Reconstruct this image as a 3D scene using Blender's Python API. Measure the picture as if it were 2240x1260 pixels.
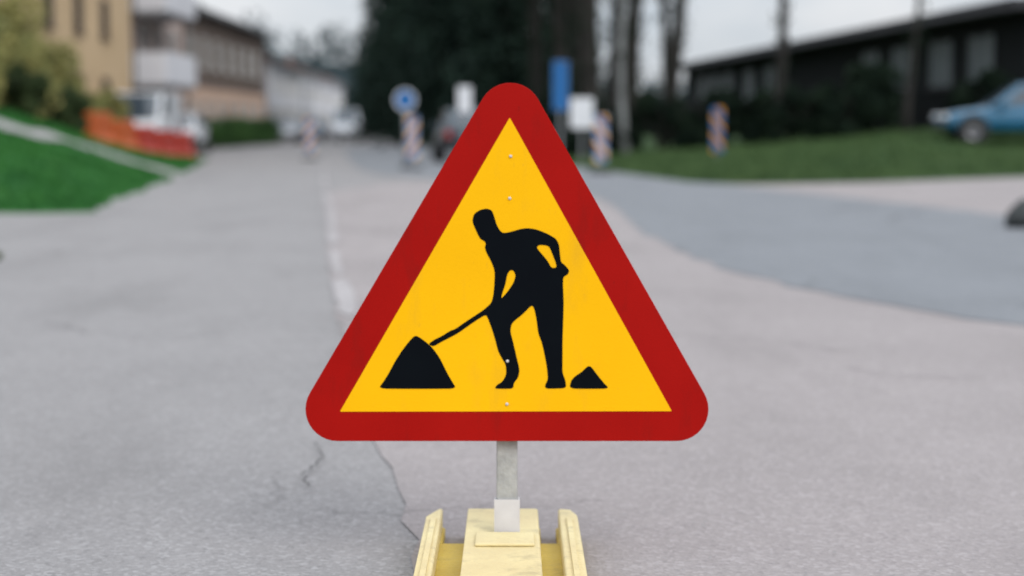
import bpy, math, random
import numpy as np
from mathutils import Vector, Matrix
from mathutils.geometry import tessellate_polygon

scene = bpy.context.scene
for o in list(bpy.data.objects):
    bpy.data.objects.remove(o)
COL = scene.collection
R = math.radians
PI = math.pi
random.seed(7)

# ------------------------------------------------------------------ camera
cam_d = bpy.data.cameras.new('camera')
cam = bpy.data.objects.new('camera', cam_d)
COL.objects.link(cam)
cam.location = (0.0, 0.0, 1.0)
cam.rotation_euler = (R(90 - 5.2143), 0, 0)
cam_d.sensor_width = 36.0
cam_d.lens = 62.52
cam_d.clip_start = 0.05
cam_d.clip_end = 5000
cam_d.dof.use_dof = True
cam_d.dof.focus_distance = 3.64
cam_d.dof.aperture_fstop = 1.9
scene.camera = cam

# ------------------------------------------------------------------ world (overcast daylight)
SUN_EL, SUN_AZ = R(36), R(148)          # azimuth measured clockwise from +Y: behind the camera, to the right
world = bpy.data.worlds.new('World')
scene.world = world
world.use_nodes = True
wn, wl = world.node_tree.nodes, world.node_tree.links
wn.clear()
w_out = wn.new('ShaderNodeOutputWorld')
w_bg = wn.new('ShaderNodeBackground')
w_bg.inputs['Strength'].default_value = 0.1
w_sky = wn.new('ShaderNodeTexSky')
w_sky.sky_type = 'NISHITA'
w_sky.sun_disc = False
w_sky.sun_elevation = SUN_EL
w_sky.sun_rotation = SUN_AZ
w_tc = wn.new('ShaderNodeTexCoord')
w_sep = wn.new('ShaderNodeSeparateXYZ')
wl.new(w_tc.outputs['Generated'], w_sep.inputs[0])
w_cl = wn.new('ShaderNodeMath'); w_cl.operation = 'MAXIMUM'; w_cl.inputs[1].default_value = 0.0
wl.new(w_sep.outputs['Z'], w_cl.inputs[0])
w_grad = wn.new('ShaderNodeMath'); w_grad.operation = 'MULTIPLY_ADD'   # CIE overcast sky: (1 + 2 sin(elevation)) / 3
w_grad.inputs[1].default_value = 12.5
w_grad.inputs[2].default_value = 6.6
wl.new(w_cl.outputs[0], w_grad.inputs[0])
w_noise = wn.new('ShaderNodeTexNoise')
w_noise.inputs['Scale'].default_value = 8.0
w_noise.inputs['Detail'].default_value = 5.0
w_map = wn.new('ShaderNodeMapping'); w_map.inputs['Scale'].default_value = (1, 1, 2.6)
wl.new(w_tc.outputs['Generated'], w_map.inputs[0])
wl.new(w_map.outputs[0], w_noise.inputs['Vector'])
w_ramp = wn.new('ShaderNodeValToRGB')
w_ramp.color_ramp.elements[0].position = 0.3
w_ramp.color_ramp.elements[0].color = (0.82, 0.91, 1.02, 1)
w_ramp.color_ramp.elements[1].position = 0.7
w_ramp.color_ramp.elements[1].color = (1.18, 1.20, 1.25, 1)
wl.new(w_noise.outputs['Fac'], w_ramp.inputs[0])
w_mul = wn.new('ShaderNodeVectorMath'); w_mul.operation = 'SCALE'
wl.new(w_ramp.outputs[0], w_mul.inputs[0])
wl.new(w_grad.outputs[0], w_mul.inputs['Scale'])
w_mix = wn.new('ShaderNodeMix'); w_mix.data_type = 'RGBA'
w_mix.inputs['Factor'].default_value = 0.9
wl.new(w_sky.outputs[0], w_mix.inputs[6])
wl.new(w_mul.outputs[0], w_mix.inputs[7])
wl.new(w_mix.outputs[2], w_bg.inputs[0])
wl.new(w_bg.outputs[0], w_out.inputs[0])

# ------------------------------------------------------------------ sun (veiled by cloud, very soft)
sun_d = bpy.data.lights.new('sun', 'SUN')
sun_d.energy = 1.5
sun_d.angle = R(28)
sun_d.color = (1.0, 0.97, 0.93)
sun = bpy.data.objects.new('sun', sun_d)
COL.objects.link(sun)
sd = Vector((math.sin(SUN_AZ) * math.cos(SUN_EL), math.cos(SUN_AZ) * math.cos(SUN_EL), math.sin(SUN_EL)))
sun.rotation_euler = (-sd).to_track_quat('-Z', 'Y').to_euler()
sun.location = sd * 60

vs = scene.view_settings
vs.view_transform = 'Standard'
vs.look = 'None'
vs.gamma = 1.0
vs.use_curve_mapping = False
vs.exposure = -0.08

# ------------------------------------------------------------------ materials
def mat(name, c1, c2=None, scale=4.0, rough=0.7, metallic=0.0, bump=0.0, bump_scale=60.0, detail=4.0, spec=0.4, coat=0.0, dirt=None, dirt_amt=0.5, dirt_scale=14.0, stretch=(1, 1, 1)):
    """Procedural surface: two of the thing's own colours mixed by noise, with fine relief."""
    m = bpy.data.materials.new(name)
    m.use_nodes = True
    n, l = m.node_tree.nodes, m.node_tree.links
    b = n['Principled BSDF']
    b.inputs['Roughness'].default_value = rough
    b.inputs['Metallic'].default_value = metallic
    b.inputs['Specular IOR Level'].default_value = spec
    b.inputs['Coat Weight'].default_value = coat
    tc = n.new('ShaderNodeTexCoord')
    nz = n.new('ShaderNodeTexNoise')
    nz.inputs['Scale'].default_value = scale
    nz.inputs['Detail'].default_value = detail
    l.new(tc.outputs['Object'], nz.inputs['Vector'])
    rp = n.new('ShaderNodeValToRGB')
    rp.color_ramp.elements[0].position = 0.33
    rp.color_ramp.elements[1].position = 0.67
    c2 = c2 or tuple(v * 0.82 for v in c1)
    rp.color_ramp.elements[0].color = (*c2, 1)
    rp.color_ramp.elements[1].color = (*c1, 1)
    l.new(nz.outputs['Fac'], rp.inputs[0])
    col = rp.outputs[0]
    if dirt:
        mp = n.new('ShaderNodeMapping'); mp.inputs['Scale'].default_value = stretch
        l.new(tc.outputs['Object'], mp.inputs[0])
        for sc_, lo, hi, am in ((dirt_scale, .54, .78, dirt_amt), (dirt_scale * 9, .64, .72, dirt_amt * .9)):
            dz = n.new('ShaderNodeTexNoise'); dz.inputs['Scale'].default_value = sc_; dz.inputs['Detail'].default_value = 7; dz.inputs['Roughness'].default_value = .65
            l.new(mp.outputs[0], dz.inputs['Vector'])
            mr = n.new('ShaderNodeMapRange'); mr.inputs['From Min'].default_value = lo; mr.inputs['From Max'].default_value = hi; mr.inputs['To Max'].default_value = am
            l.new(dz.outputs['Fac'], mr.inputs[0])
            mx = n.new('ShaderNodeMix'); mx.data_type = 'RGBA'
            l.new(mr.outputs[0], mx.inputs[0]); l.new(col, mx.inputs[6]); mx.inputs[7].default_value = (*dirt, 1)
            col = mx.outputs[2]
    l.new(col, b.inputs['Base Color'])
    if bump:
        n2 = n.new('ShaderNodeTexNoise')
        n2.inputs['Scale'].default_value = bump_scale
        l.new(tc.outputs['Object'], n2.inputs['Vector'])
        bp = n.new('ShaderNodeBump')
        bp.inputs['Strength'].default_value = bump
        bp.inputs['Distance'].default_value = 0.02
        l.new(n2.outputs['Fac'], bp.inputs['Height'])
        l.new(bp.outputs[0], b.inputs['Normal'])
    return m

def asphalt(name, base, dark, stone, crack=0.5, stain=0.5):
    m = bpy.data.materials.new(name)
    m.use_nodes = True
    n, l = m.node_tree.nodes, m.node_tree.links
    b = n['Principled BSDF']
    b.inputs['Roughness'].default_value = 0.85
    b.inputs['Specular IOR Level'].default_value = 0.25
    tc = n.new('ShaderNodeTexCoord')
    co = tc.outputs['Object']
    def noise(scale, detail=4.0, rough=0.55, vec=None):
        q = n.new('ShaderNodeTexNoise')
        q.inputs['Scale'].default_value = scale
        q.inputs['Detail'].default_value = detail
        q.inputs['Roughness'].default_value = rough
        l.new(vec or co, q.inputs['Vector'])
        return q
    def mix(fac, a, c):
        q = n.new('ShaderNodeMix'); q.data_type = 'RGBA'
        if hasattr(fac, 'links') or not isinstance(fac, float):
            l.new(fac, q.inputs['Factor'])
        else:
            q.inputs['Factor'].default_value = fac
        for v, s in ((a, 6), (c, 7)):
            if isinstance(v, tuple):
                q.inputs[s].default_value = (*v, 1)
            else:
                l.new(v, q.inputs[s])
        return q.outputs[2]
    def ramp(sock, p0, p1, v0=0.0, v1=1.0):
        q = n.new('ShaderNodeMapRange')
        q.inputs['From Min'].default_value = p0
        q.inputs['From Max'].default_value = p1
        q.inputs['To Min'].default_value = v0
        q.inputs['To Max'].default_value = v1
        l.new(sock, q.inputs['Value'])
        return q.outputs[0]
    # aggregate: stones of two sizes in a darker binder
    vor = n.new('ShaderNodeTexVoronoi'); vor.inputs['Scale'].default_value = 85.0
    l.new(co, vor.inputs['Vector'])
    vor2 = n.new('ShaderNodeTexVoronoi'); vor2.inputs['Scale'].default_value = 210.0
    l.new(co, vor2.inputs['Vector'])
    sep = n.new('ShaderNodeSeparateColor'); l.new(vor.outputs['Color'], sep.inputs[0])
    sep2 = n.new('ShaderNodeSeparateColor'); l.new(vor2.outputs['Color'], sep2.inputs[0])
    col = mix(ramp(noise(0.55, 6.0).outputs['Fac'], 0.35, 0.68), base, tuple(v * 0.86 for v in base))
    col = mix(ramp(sep2.outputs[0], 0.35, 1.0, 0.0, 0.42), col, dark)
    col = mix(ramp(sep.outputs[0], 0.62, 1.0, 0.0, 0.55), col, stone)
    col = mix(ramp(sep.outputs[1], 0.8, 1.0, 0.0, 0.5), col, dark)
    # worn and stained areas stretched along the traffic
    mp = n.new('ShaderNodeMapping'); mp.inputs['Scale'].default_value = (1.0, 0.22, 1.0)
    mp.inputs['Rotation'].default_value = (0, 0, R(6))
    l.new(co, mp.inputs[0])
    st = noise(1.7, 8.0, 0.62, mp.outputs[0])
    col = mix(ramp(st.outputs['Fac'], 0.5, 0.74, 0.0, stain * 1.3), col, tuple(v * 0.66 for v in base))
    st2 = noise(6.0, 6.0, 0.6)
    col = mix(ramp(st2.outputs['Fac'], 0.55, 0.75, 0.0, 0.35), col, tuple(min(1, v * 1.22) for v in base))
    # cracks
    dist = noise(1.3, 6.0, 0.65)
    wv = n.new('ShaderNodeVectorMath'); wv.operation = 'MULTIPLY_ADD'
    wv.inputs[1].default_value = (0.9, 0.9, 0)
    l.new(dist.outputs['Color'], wv.inputs[0]); l.new(co, wv.inputs[2])
    vc = n.new('ShaderNodeTexVoronoi'); vc.feature = 'DISTANCE_TO_EDGE'
    vc.inputs['Scale'].default_value = 0.34
    l.new(wv.outputs[0], vc.inputs['Vector'])
    ck = ramp(vc.outputs['Distance'], 0.0, 0.006, crack, 0.0)
    gate = n.new('ShaderNodeMath'); gate.operation = 'MULTIPLY'
    l.new(ck, gate.inputs[0]); l.new(ramp(noise(0.8).outputs['Fac'], 0.5, 0.56), gate.inputs[1])
    col = mix(gate.outputs[0], col, tuple(v * 0.3 for v in dark))
    l.new(col, b.inputs['Base Color'])
    bp = n.new('ShaderNodeBump'); bp.inputs['Strength'].default_value = 0.55; bp.inputs['Distance'].default_value = 0.004
    l.new(vor.outputs['Distance'], bp.inputs['Height'])
    l.new(bp.outputs[0], b.inputs['Normal'])
    return m

M = {}
M['asphalt'] = asphalt('worn_grey_asphalt', (.274, .262, .260), (.158, .152, .152), (.39, .38, .38), 0.28)
M['pale'] = asphalt('pale_pinkish_asphalt', (.318, .287, .281), (.205, .183, .184), (.41, .375, .375), 0.28, 0.4)
M['bluish'] = asphalt('blue_grey_asphalt', (.205, .216, .232), (.135, .142, .152), (.285, .292, .30), 0.5, 0.35)
M['earth'] = mat('earth', (.12, .11, .09), (.07, .065, .05), 1.5, .95, bump=.4)
M['grass_l'] = mat('fresh_green_turf', (.034, .135, .03), (.022, .10, .026), 1.1, .95, bump=.6, bump_scale=35, spec=.1, dirt=(.11, .13, .045), dirt_amt=.55, dirt_scale=.9)
M['grass_r'] = mat('dull_green_turf', (.066, .115, .05), (.034, .066, .03), .8, .95, bump=.6, bump_scale=35, spec=.1, dirt=(.13, .12, .065), dirt_amt=.6, dirt_scale=.7)
M['blade_l'] = mat('fresh_grass_blades', (.045, .17, .035), (.02, .10, .025), 2.0, .9, spec=.15)
M['blade_r'] = mat('dull_grass_blades', (.09, .145, .055), (.042, .08, .03), 1.2, .9, spec=.15)
M['path'] = mat('pale_path', (.36, .34, .34), (.27, .26, .26), 2, .9, bump=.3)
M['sign_red'] = mat('sign_red', (.35, .004, .002), (.315, .003, .0015), 5, .55, bump=.05, bump_scale=260, spec=.08, dirt=(.15, .008, .005), dirt_amt=.5, dirt_scale=5, stretch=(2.2, 1, .7))
M['sign_yellow'] = mat('sign_yellow', (.90, .47, .0015), (.86, .435, .001), 3, .55, bump=.05, bump_scale=260, spec=.08, dirt=(.50, .28, .03), dirt_amt=.32, dirt_scale=5, stretch=(2.2, 1, .7))
M['sign_black'] = mat('sign_black', (.0035, .005, .007), (.003, .004, .006), 8, .7, spec=.03)
M['galv'] = mat('galvanised_steel', (.46, .46, .44), (.36, .36, .35), 30, .6, .35, .1, 120, dirt=(.2, .19, .17), dirt_amt=.5, dirt_scale=20)
M['pole'] = mat('grey_pole_metal', (.30, .31, .32), (.22, .23, .24), 8, .5, .5)
M['sleeve'] = mat('white_sleeve', (.62, .60, .60), (.50, .48, .48), 12, .55, dirt=(.25, .23, .2), dirt_amt=.6, dirt_scale=18)
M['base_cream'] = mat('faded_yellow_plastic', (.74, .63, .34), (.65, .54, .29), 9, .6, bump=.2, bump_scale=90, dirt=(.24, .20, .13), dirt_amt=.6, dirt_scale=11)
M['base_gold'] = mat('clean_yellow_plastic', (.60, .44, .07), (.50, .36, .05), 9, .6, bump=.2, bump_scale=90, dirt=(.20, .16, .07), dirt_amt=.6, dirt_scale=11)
M['rubber'] = mat('black_rubber', (.03, .03, .032), (.05, .05, .05), 20, .85)
M['blue'] = mat('traffic_blue', (.010, .13, .36), (.008, .10, .30), 6, .45)
M['orange'] = mat('traffic_orange_yellow', (.75, .33, .02), (.65, .27, .02), 6, .5)
M['white'] = mat('white_sheeting', (.74, .75, .78), (.66, .67, .70), 6, .5)
M['dark_panel'] = mat('dark_grey_sheeting', (.10, .105, .11), (.06, .065, .07), 6, .7)  # dark grey panel colour used in place of the white sheeting
M['barrier_orange'] = mat('orange_plastic', (.50, .10, .015), (.42, .075, .012), 3, .55)
M['barrier_red'] = mat('red_plastic', (.43, .035, .018), (.34, .025, .015), 3, .55)
M['ochre'] = mat('ochre_plaster', (.56, .41, .25), (.50, .36, .21), .5, .9, bump=.1)
M['pink'] = mat('pinkish_plaster', (.50, .385, .34), (.43, .33, .29), .5, .9, bump=.1)
M['brown'] = mat('brown_brick', (.17, .125, .10), (.12, .09, .075), .8, .9, bump=.2, bump_scale=20)
M['peach'] = mat('peach_plaster', (.62, .43, .32), (.54, .37, .28), .6, .9)
M['whitewall'] = mat('white_plaster', (.70, .70, .73), (.60, .60, .63), .5, .9)
M['greywall'] = mat('grey_plaster', (.30, .30, .31), (.24, .24, .25), .5, .9)
M['rooftile'] = mat('reddish_roof_tile', (.20, .11, .09), (.14, .08, .07), 2, .85, bump=.4, bump_scale=12)
M['roofdark'] = mat('dark_roof_felt', (.045, .045, .05), (.03, .03, .035), 1, .85)
M['trim'] = mat('white_painted_trim', (.66, .65, .63), (.58, .57, .55), 3, .6)
M['darktrim'] = mat('brown_painted_trim', (.10, .07, .05), (.075, .055, .04), 3, .6)
M['glass'] = mat('dark_window_glass', (.035, .045, .055), (.02, .028, .035), 1.0, .08, spec=.8)
M['barnglass'] = mat('pale_grey_glazing', (.24, .27, .29), (.15, .175, .19), .9, .35, spec=.5)  # pale grey pane colour, two tones mixed by noise
M['barnwood'] = mat('black_stained_timber', (.020, .022, .024), (.012, .014, .016), 3, .85, bump=.2, bump_scale=25, spec=.1)
M['bark'] = mat('dark_bark', (.035, .031, .027), (.018, .017, .016), 6, .95, bump=.9, bump_scale=14)
M['birch'] = mat('pale_bark', (.30, .31, .31), (.13, .135, .135), 5, .9, bump=.5, bump_scale=14)
M['spruce'] = mat('spruce_needles', (.020, .038, .026), (.010, .022, .017), .9, .9, spec=.15)
M['ivy'] = mat('dark_evergreen_leaves', (.019, .032, .019), (.009, .017, .012), 1.2, .9, spec=.06)
M['olive'] = mat('olive_yellow_leaves', (.37, .325, .12), (.17, .19, .07), .9, .85, spec=.2)
M['bushgreen'] = mat('dark_green_leaves', (.06, .085, .032), (.03, .05, .022), 1.0, .85, spec=.2)
M['hedge'] = mat('hedge_leaves', (.05, .115, .03), (.025, .065, .02), 1.0, .85, spec=.2)
M['farwood'] = mat('far_forest', (.045, .068, .072), (.028, .045, .052), .04, .95, spec=.1)
M['car_dark'] = mat('dark_teal_car_paint', (.012, .035, .05), (.010, .03, .042), 2, .3, coat=.6)
M['car_white'] = mat('white_car_paint', (.70, .72, .75), (.64, .66, .69), 2, .3, coat=.6)
M['car_blue'] = mat('bright_blue_car_paint', (.006, .115, .22), (.005, .10, .19), 2, .28, coat=.8)
M['car_silver'] = mat('silver_car_paint', (.38, .40, .43), (.33, .35, .38), 2, .3, .3, coat=.6)
M['car_glass'] = mat('car_window_glass', (.06, .08, .10), (.04, .055, .07), 1, .06, spec=.9)
M['tyre'] = mat('tyre_rubber', (.02, .02, .02), (.03, .03, .03), 10, .9)
M['rim'] = mat('alloy_rim', (.20, .20, .21), (.14, .14, .15), 10, .35, .7)
M['lamp_red'] = mat('red_lamp_lens', (.35, .01, .01), (.28, .01, .01), 10, .2)
M['lamp_clear'] = mat('clear_lamp_lens', (.6, .62, .64), (.5, .52, .54), 10, .1)
M['bumper'] = mat('black_bumper_plastic', (.03, .03, .033), (.025, .025, .028), 10, .7)
M['stone'] = mat('dark_stone', (.055, .06, .06), (.03, .034, .034), 7, .9, bump=.6, bump_scale=20)

# ------------------------------------------------------------------ mesh helpers
class MB:
    def __init__(s):
        s.v, s.f = [], []
    def add(s, vs_, fs):
        k = len(s.v)
        s.v += [tuple(p) for p in vs_]
        s.f += [tuple(i + k for i in f) for f in fs]
        return s
    def box(s, x0, x1, y0, y1, z0, z1):
        return s.add([(x0, y0, z0), (x1, y0, z0), (x1, y1, z0), (x0, y1, z0), (x0, y0, z1), (x1, y0, z1), (x1, y1, z1), (x0, y1, z1)],
                     [(0, 3, 2, 1), (4, 5, 6, 7), (0, 1, 5, 4), (1, 2, 6, 5), (2, 3, 7, 6), (3, 0, 4, 7)])
    def tube(s, pts, rad, n=8, cap=True):
        pts = [Vector(p) for p in pts]
        rings = []
        ref = None
        for i, p in enumerate(pts):
            t = (pts[min(i + 1, len(pts) - 1)] - pts[max(i - 1, 0)]).normalized()
            if ref is None:
                ref = t.orthogonal().normalized()
            a = (ref - t * ref.dot(t)).normalized(); ref = a
            bb = t.cross(a)
            r = rad[i] if isinstance(rad, (list, tuple)) else rad
            rings.append([p + (a * math.cos(q * 2 * PI / n) + bb * math.sin(q * 2 * PI / n)) * r for q in range(n)])
        k = len(s.v)
        for rg in rings:
            s.v += [tuple(p) for p in rg]
        for i in range(len(rings) - 1):
            for q in range(n):
                s.f.append((k + i * n + q, k + i * n + (q + 1) % n, k + (i + 1) * n + (q + 1) % n, k + (i + 1) * n + q))
        if cap:
            s.f.append(tuple(k + q for q in reversed(range(n))))
            s.f.append(tuple(k + (len(rings) - 1) * n + q for q in range(n)))
        return s
    def prism(s, loops, d0, d1, xf):
        """Outline with holes (2-D loops) given depth from d0 to d1; xf(u, v, d) gives the 3-D point."""
        flat = [p for lp in loops for p in lp]
        tris = tessellate_polygon([[Vector((p[0], p[1], 0)) for p in lp] for lp in loops])
        k = len(s.v); nn = len(flat)
        s.v += [tuple(xf(p[0], p[1], d0)) for p in flat] + [tuple(xf(p[0], p[1], d1)) for p in flat]
        for t in tris:
            a, b_, c = (flat[i] for i in t)
            if (b_[0] - a[0]) * (c[1] - a[1]) - (b_[1] - a[1]) * (c[0] - a[0]) < 0:
                t = (t[0], t[2], t[1])
            s.f.append(tuple(k + i for i in t))
            s.f.append(tuple(k + nn + i for i in reversed(t)))
        o_ = 0
        for lp in loops:
            m_ = len(lp)
            for i in range(m_):
                j = (i + 1) % m_
                s.f.append((k + o_ + j, k + o_ + i, k + nn + o_ + i, k + nn + o_ + j))
            o_ += m_
        return s
    def lathe(s, prof, n=20, axis='Z', c=(0, 0, 0)):
        k = len(s.v)
        for r, h in prof:
            for q in range(n):
                a = q * 2 * PI / n
                p = (r * math.cos(a), r * math.sin(a), h)
                if axis == 'Y':
                    p = (p[0], h, p[1])
                s.v.append((p[0] + c[0], p[1] + c[1], p[2] + c[2]))
        for i in range(len(prof) - 1):
            for q in range(n):
                s.f.append((k + i * n + q, k + i * n + (q + 1) % n, k + (i + 1) * n + (q + 1) % n, k + (i + 1) * n + q))
        return s
    def mesh(s, name, m, smooth=False):
        me = bpy.data.meshes.new(name)
        me.from_pydata(s.v, [], s.f)
        me.materials.append(m)
        if smooth:
            me.polygons.foreach_set('use_smooth', [True] * len(me.polygons))
        me.update()
        return me
    def build(s, name, m, parent=None, smooth=False, bevel=0.0, sub=0):
        o = link(name, s.mesh(name, m, smooth), parent)
        if bevel:
            b = o.modifiers.new('bevel', 'BEVEL'); b.width = bevel; b.segments = 3; b.limit_method = 'ANGLE'
        if sub:
            q = o.modifiers.new('subdivision', 'SUBSURF'); q.levels = sub; q.render_levels = sub
        return o

def link(name, data, parent=None, loc=None, rz=0.0):
    o = bpy.data.objects.new(name, data)
    COL.objects.link(o)
    if parent: o.parent = parent
    if loc: o.location = loc
    if rz: o.rotation_euler = (0, 0, rz)
    return o

def tag(o, label=None, cat=None, group=None, kind=None):
    if label: o['label'] = label
    if cat: o['category'] = cat
    if group: o['group'] = group
    if kind: o['kind'] = kind
    return o

def thing(name, label, cat, loc=(0, 0, 0), rz=0.0, group=None):
    return tag(link(name, None, None, loc, rz), label, cat, group)

def copy_tree(o, parent=None):
    c = o.copy(); COL.objects.link(c); c.parent = parent
    for ch in [q for q in bpy.data.objects if q.parent == o]:
        copy_tree(ch, c)
    return c

def leaves(centres, radii, n, size, rng, droop=0.0):
    """n leaf-sized quads spread through the volume of several overlapping clumps."""
    centres = np.array(centres, float); radii = np.array(radii, float)
    w = radii.prod(1) ** (2 / 3); w /= w.sum()
    idx = rng.choice(len(centres), n, p=w)
    d = rng.normal(size=(n, 3)); d /= np.linalg.norm(d, axis=1)[:, None]
    rr = rng.uniform(0.25, 1.0, n) ** 0.5
    p = centres[idx] + d * radii[idx] * rr[:, None]
    a = rng.normal(size=(n, 3)); a[:, 2] -= droop; a /= np.linalg.norm(a, axis=1)[:, None]
    b = np.cross(a, rng.normal(size=(n, 3))); b /= np.linalg.norm(b, axis=1)[:, None]
    sz = size * rng.uniform(0.6, 1.4, n)[:, None]
    v = np.stack([p - a * sz, p + b * sz * .45, p + a * sz, p - b * sz * .45], 1).reshape(-1, 3)
    f = np.arange(4 * n).reshape(-1, 4)
    return v, f

def np_mesh(name, v, f, m):
    me = bpy.data.meshes.new(name)
    k = f.shape[1]
    me.vertices.add(len(v)); me.vertices.foreach_set('co', v.astype(np.float32).ravel())
    me.loops.add(f.size); me.loops.foreach_set('vertex_index', f.astype(np.int32).ravel())
    me.polygons.add(len(f)); me.polygons.foreach_set('loop_start', np.arange(0, f.size, k, dtype=np.int32))
    me.update(calc_edges=True); me.validate()
    me.materials.append(m)
    return me

def smooth_closed(pts, it=1):
    for _ in range(it):
        q = []
        for i in range(len(pts)):
            a, b = pts[i], pts[(i + 1) % len(pts)]
            q += [(a[0] * .8 + b[0] * .2, a[1] * .8 + b[1] * .2), (a[0] * .2 + b[0] * .8, a[1] * .2 + b[1] * .8)]
        pts = q
    return pts

def rough_edge(pts, step=.25, amp=.035, seed=1):
    rg = random.Random(seed); out = []
    for i in range(len(pts)):
        a, b = pts[i], pts[(i + 1) % len(pts)]
        d = math.hypot(b[0] - a[0], b[1] - a[1]); near = max(a[1], b[1]) < 45
        k = max(1, int(d / step)) if near else 1
        for j in range(k):
            t = j / k
            q = amp if near else 0
            out.append((a[0] + (b[0] - a[0]) * t + rg.gauss(0, q), a[1] + (b[1] - a[1]) * t + rg.gauss(0, q)))
    return out

def sheet(name, pts, z, m):
    mb = MB(); mb.v = [(x, y, z) for x, y in pts]
    for t in tessellate_polygon([[Vector((x, y, 0)) for x, y in pts]]):
        a, b, c = (pts[i] for i in t)
        if (b[0] - a[0]) * (c[1] - a[1]) - (b[1] - a[1]) * (c[0] - a[0]) < 0:
            t = (t[0], t[2], t[1])
        mb.f.append(tuple(t))
    return tag(mb.build(name, m), kind='structure')

# ------------------------------------------------------------------ ground, road
sheet('ground', [(-2500, -60), (2500, -60), (2500, 3000), (-2500, 3000)], -0.012, M['earth'])
sheet('road', [(-70, -40), (70, -40), (70, 45), (30, 60), (-2, 140), (-14, 240), (-60, 240), (-60, 60), (-70, 60)], 0.0, M['asphalt'])
sheet('pale_pavement', rough_edge(smooth_closed([(-0.12, -2), (-0.2, 3.9), (-0.33, 4.97), (-0.53, 6.18), (-0.9, 9.14), (-1.43, 13.67), (-2.2, 21), (-2.9, 27.0), (-2.0, 32), (0.4, 31),
       (3.0, 33.0), (6, 33), (9.95, 36), (40, 40), (40, -2)], 2), .16, .012, 1), 0.004, M['pale'])
sheet('side_lane', rough_edge(smooth_closed([(-7.5, 80), (-5.6, 60), (-3.2, 38), (-1.2, 33), (1.0, 28.5), (1.30, 22), (1.22, 18), (1.26, 15.3), (1.48, 12.0), (2.03, 10.1), (2.53, 8.7), (6, 4), (30, 2),
       (30, 17), (7.5, 18.2), (5.6, 19.0), (4.9, 23.2), (3.9, 28.6), (3.2, 32), (2.6, 39), (0, 65), (-2, 80)], 2), .25, .03, 2), 0.008, M['bluish'])

# worn pale lane line along the joint, and cracks in the paving
M['worn_paint'] = asphalt('worn_road_paint', (.40, .375, .375), (.25, .235, .235), (.46, .44, .44), 0.3, 0.6)
rg = random.Random(4)
def seam_x(y): return float(np.interp(y, [3.9, 4.97, 6.18, 9.14, 13.67, 21, 27, 45], [-.2, -.33, -.53, -.9, -1.43, -2.2, -2.9, -4.8]))
strips = MB()
yy = 7.6
while yy < 44:
    ln = rg.uniform(.5, 1.6) * (1 + yy / 16); k = 9
    w = rg.uniform(.04, .065)
    L_, R_ = [], []
    for j in range(k + 1):
        y_ = yy + ln * j / k; x_ = seam_x(y_) + .06
        e = .25 if j in (0, k) else 1
        L_.append((x_ - w * e * rg.uniform(.6, 1.1), y_, .0115)); R_.append((x_ + w * e * rg.uniform(.6, 1.1), y_, .0115))
    strips.add(L_ + R_, [(j, k + 1 + j, k + 2 + j, j + 1) for j in range(k)])
    yy += ln + rg.uniform(.05, .5) * (1 + yy / 20)
tag(strips.build('worn_lane_line', M['worn_paint']), kind='structure')
M['crack'] = mat('open_crack', (.06, .056, .055), (.035, .033, .033), 6, .95)
cracks = MB()
for pts_, w in (([(1.38, 7.25), (1.46, 7.1), (1.60, 6.98), (1.75, 6.93), (1.86, 6.95)], .007), ([(1.8, 15.9), (2.0, 16.0), (2.2, 16.25)], .014), ([(3.9, 18.6), (4.3, 19.6), (4.7, 20.6), (5.2, 21.2)], .02),
                ([(3.6, 20.6), (4.1, 21.6), (4.6, 22.6)], .022), ([(-2.6, 22), (-2.1, 21.2), (-1.7, 20.9)], .022), ([(-1.75, 17.2), (-1.3, 16.6), (-.9, 16.2)], .018), ([(-.6, 12.7), (-.9, 12.75), (-1.3, 12.6)], .012),
                ([(-.62, 5.5), (-.57, 5.25), (-.60, 5.0), (-.55, 4.8)], .006), ([(.5, 8.8), (.8, 8.4), (1.2, 8.2), (1.5, 7.7)], .006), ([(-2.4, 9), (-2.0, 8.5), (-1.7, 8.3), (-1.3, 8.4)], .007)):
    q = []
    for a, b in zip(pts_[:-1], pts_[1:]):
        for j in range(7):
            t = j / 7; q.append((a[0] + (b[0] - a[0]) * t + rg.gauss(0, w * 1.1), a[1] + (b[1] - a[1]) * t + rg.gauss(0, w * 2)))
    q.append(pts_[-1]); n_ = len(q); V_ = []
    for j, (x_, y_) in enumerate(q):
        p_, n2 = q[max(0, j - 1)], q[min(n_ - 1, j + 1)]
        tx, ty = n2[0] - p_[0], n2[1] - p_[1]; d = math.hypot(tx, ty) or 1
        ww = w * .5 * rg.uniform(.4, 1.2) * (0.15 if j in (0, n_ - 1) else 1)
        V_ += [(x_ - ty / d * ww, y_ + tx / d * ww, .0145), (x_ + ty / d * ww, y_ - tx / d * ww, .0145)]
    cracks.add(V_, [(2 * j, 2 * j + 1, 2 * j + 3, 2 * j + 2) for j in range(n_ - 1)])
tag(cracks.build('road_crack', M['crack']), kind='structure')

def vnoise(x, y, seed=0):
    return (math.sin(x * 1.3 + seed) * math.cos(y * 1.7 - seed) + math.sin(x * 2.9 + y * 2.1 + seed * 3) * .5) / 1.5

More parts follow.
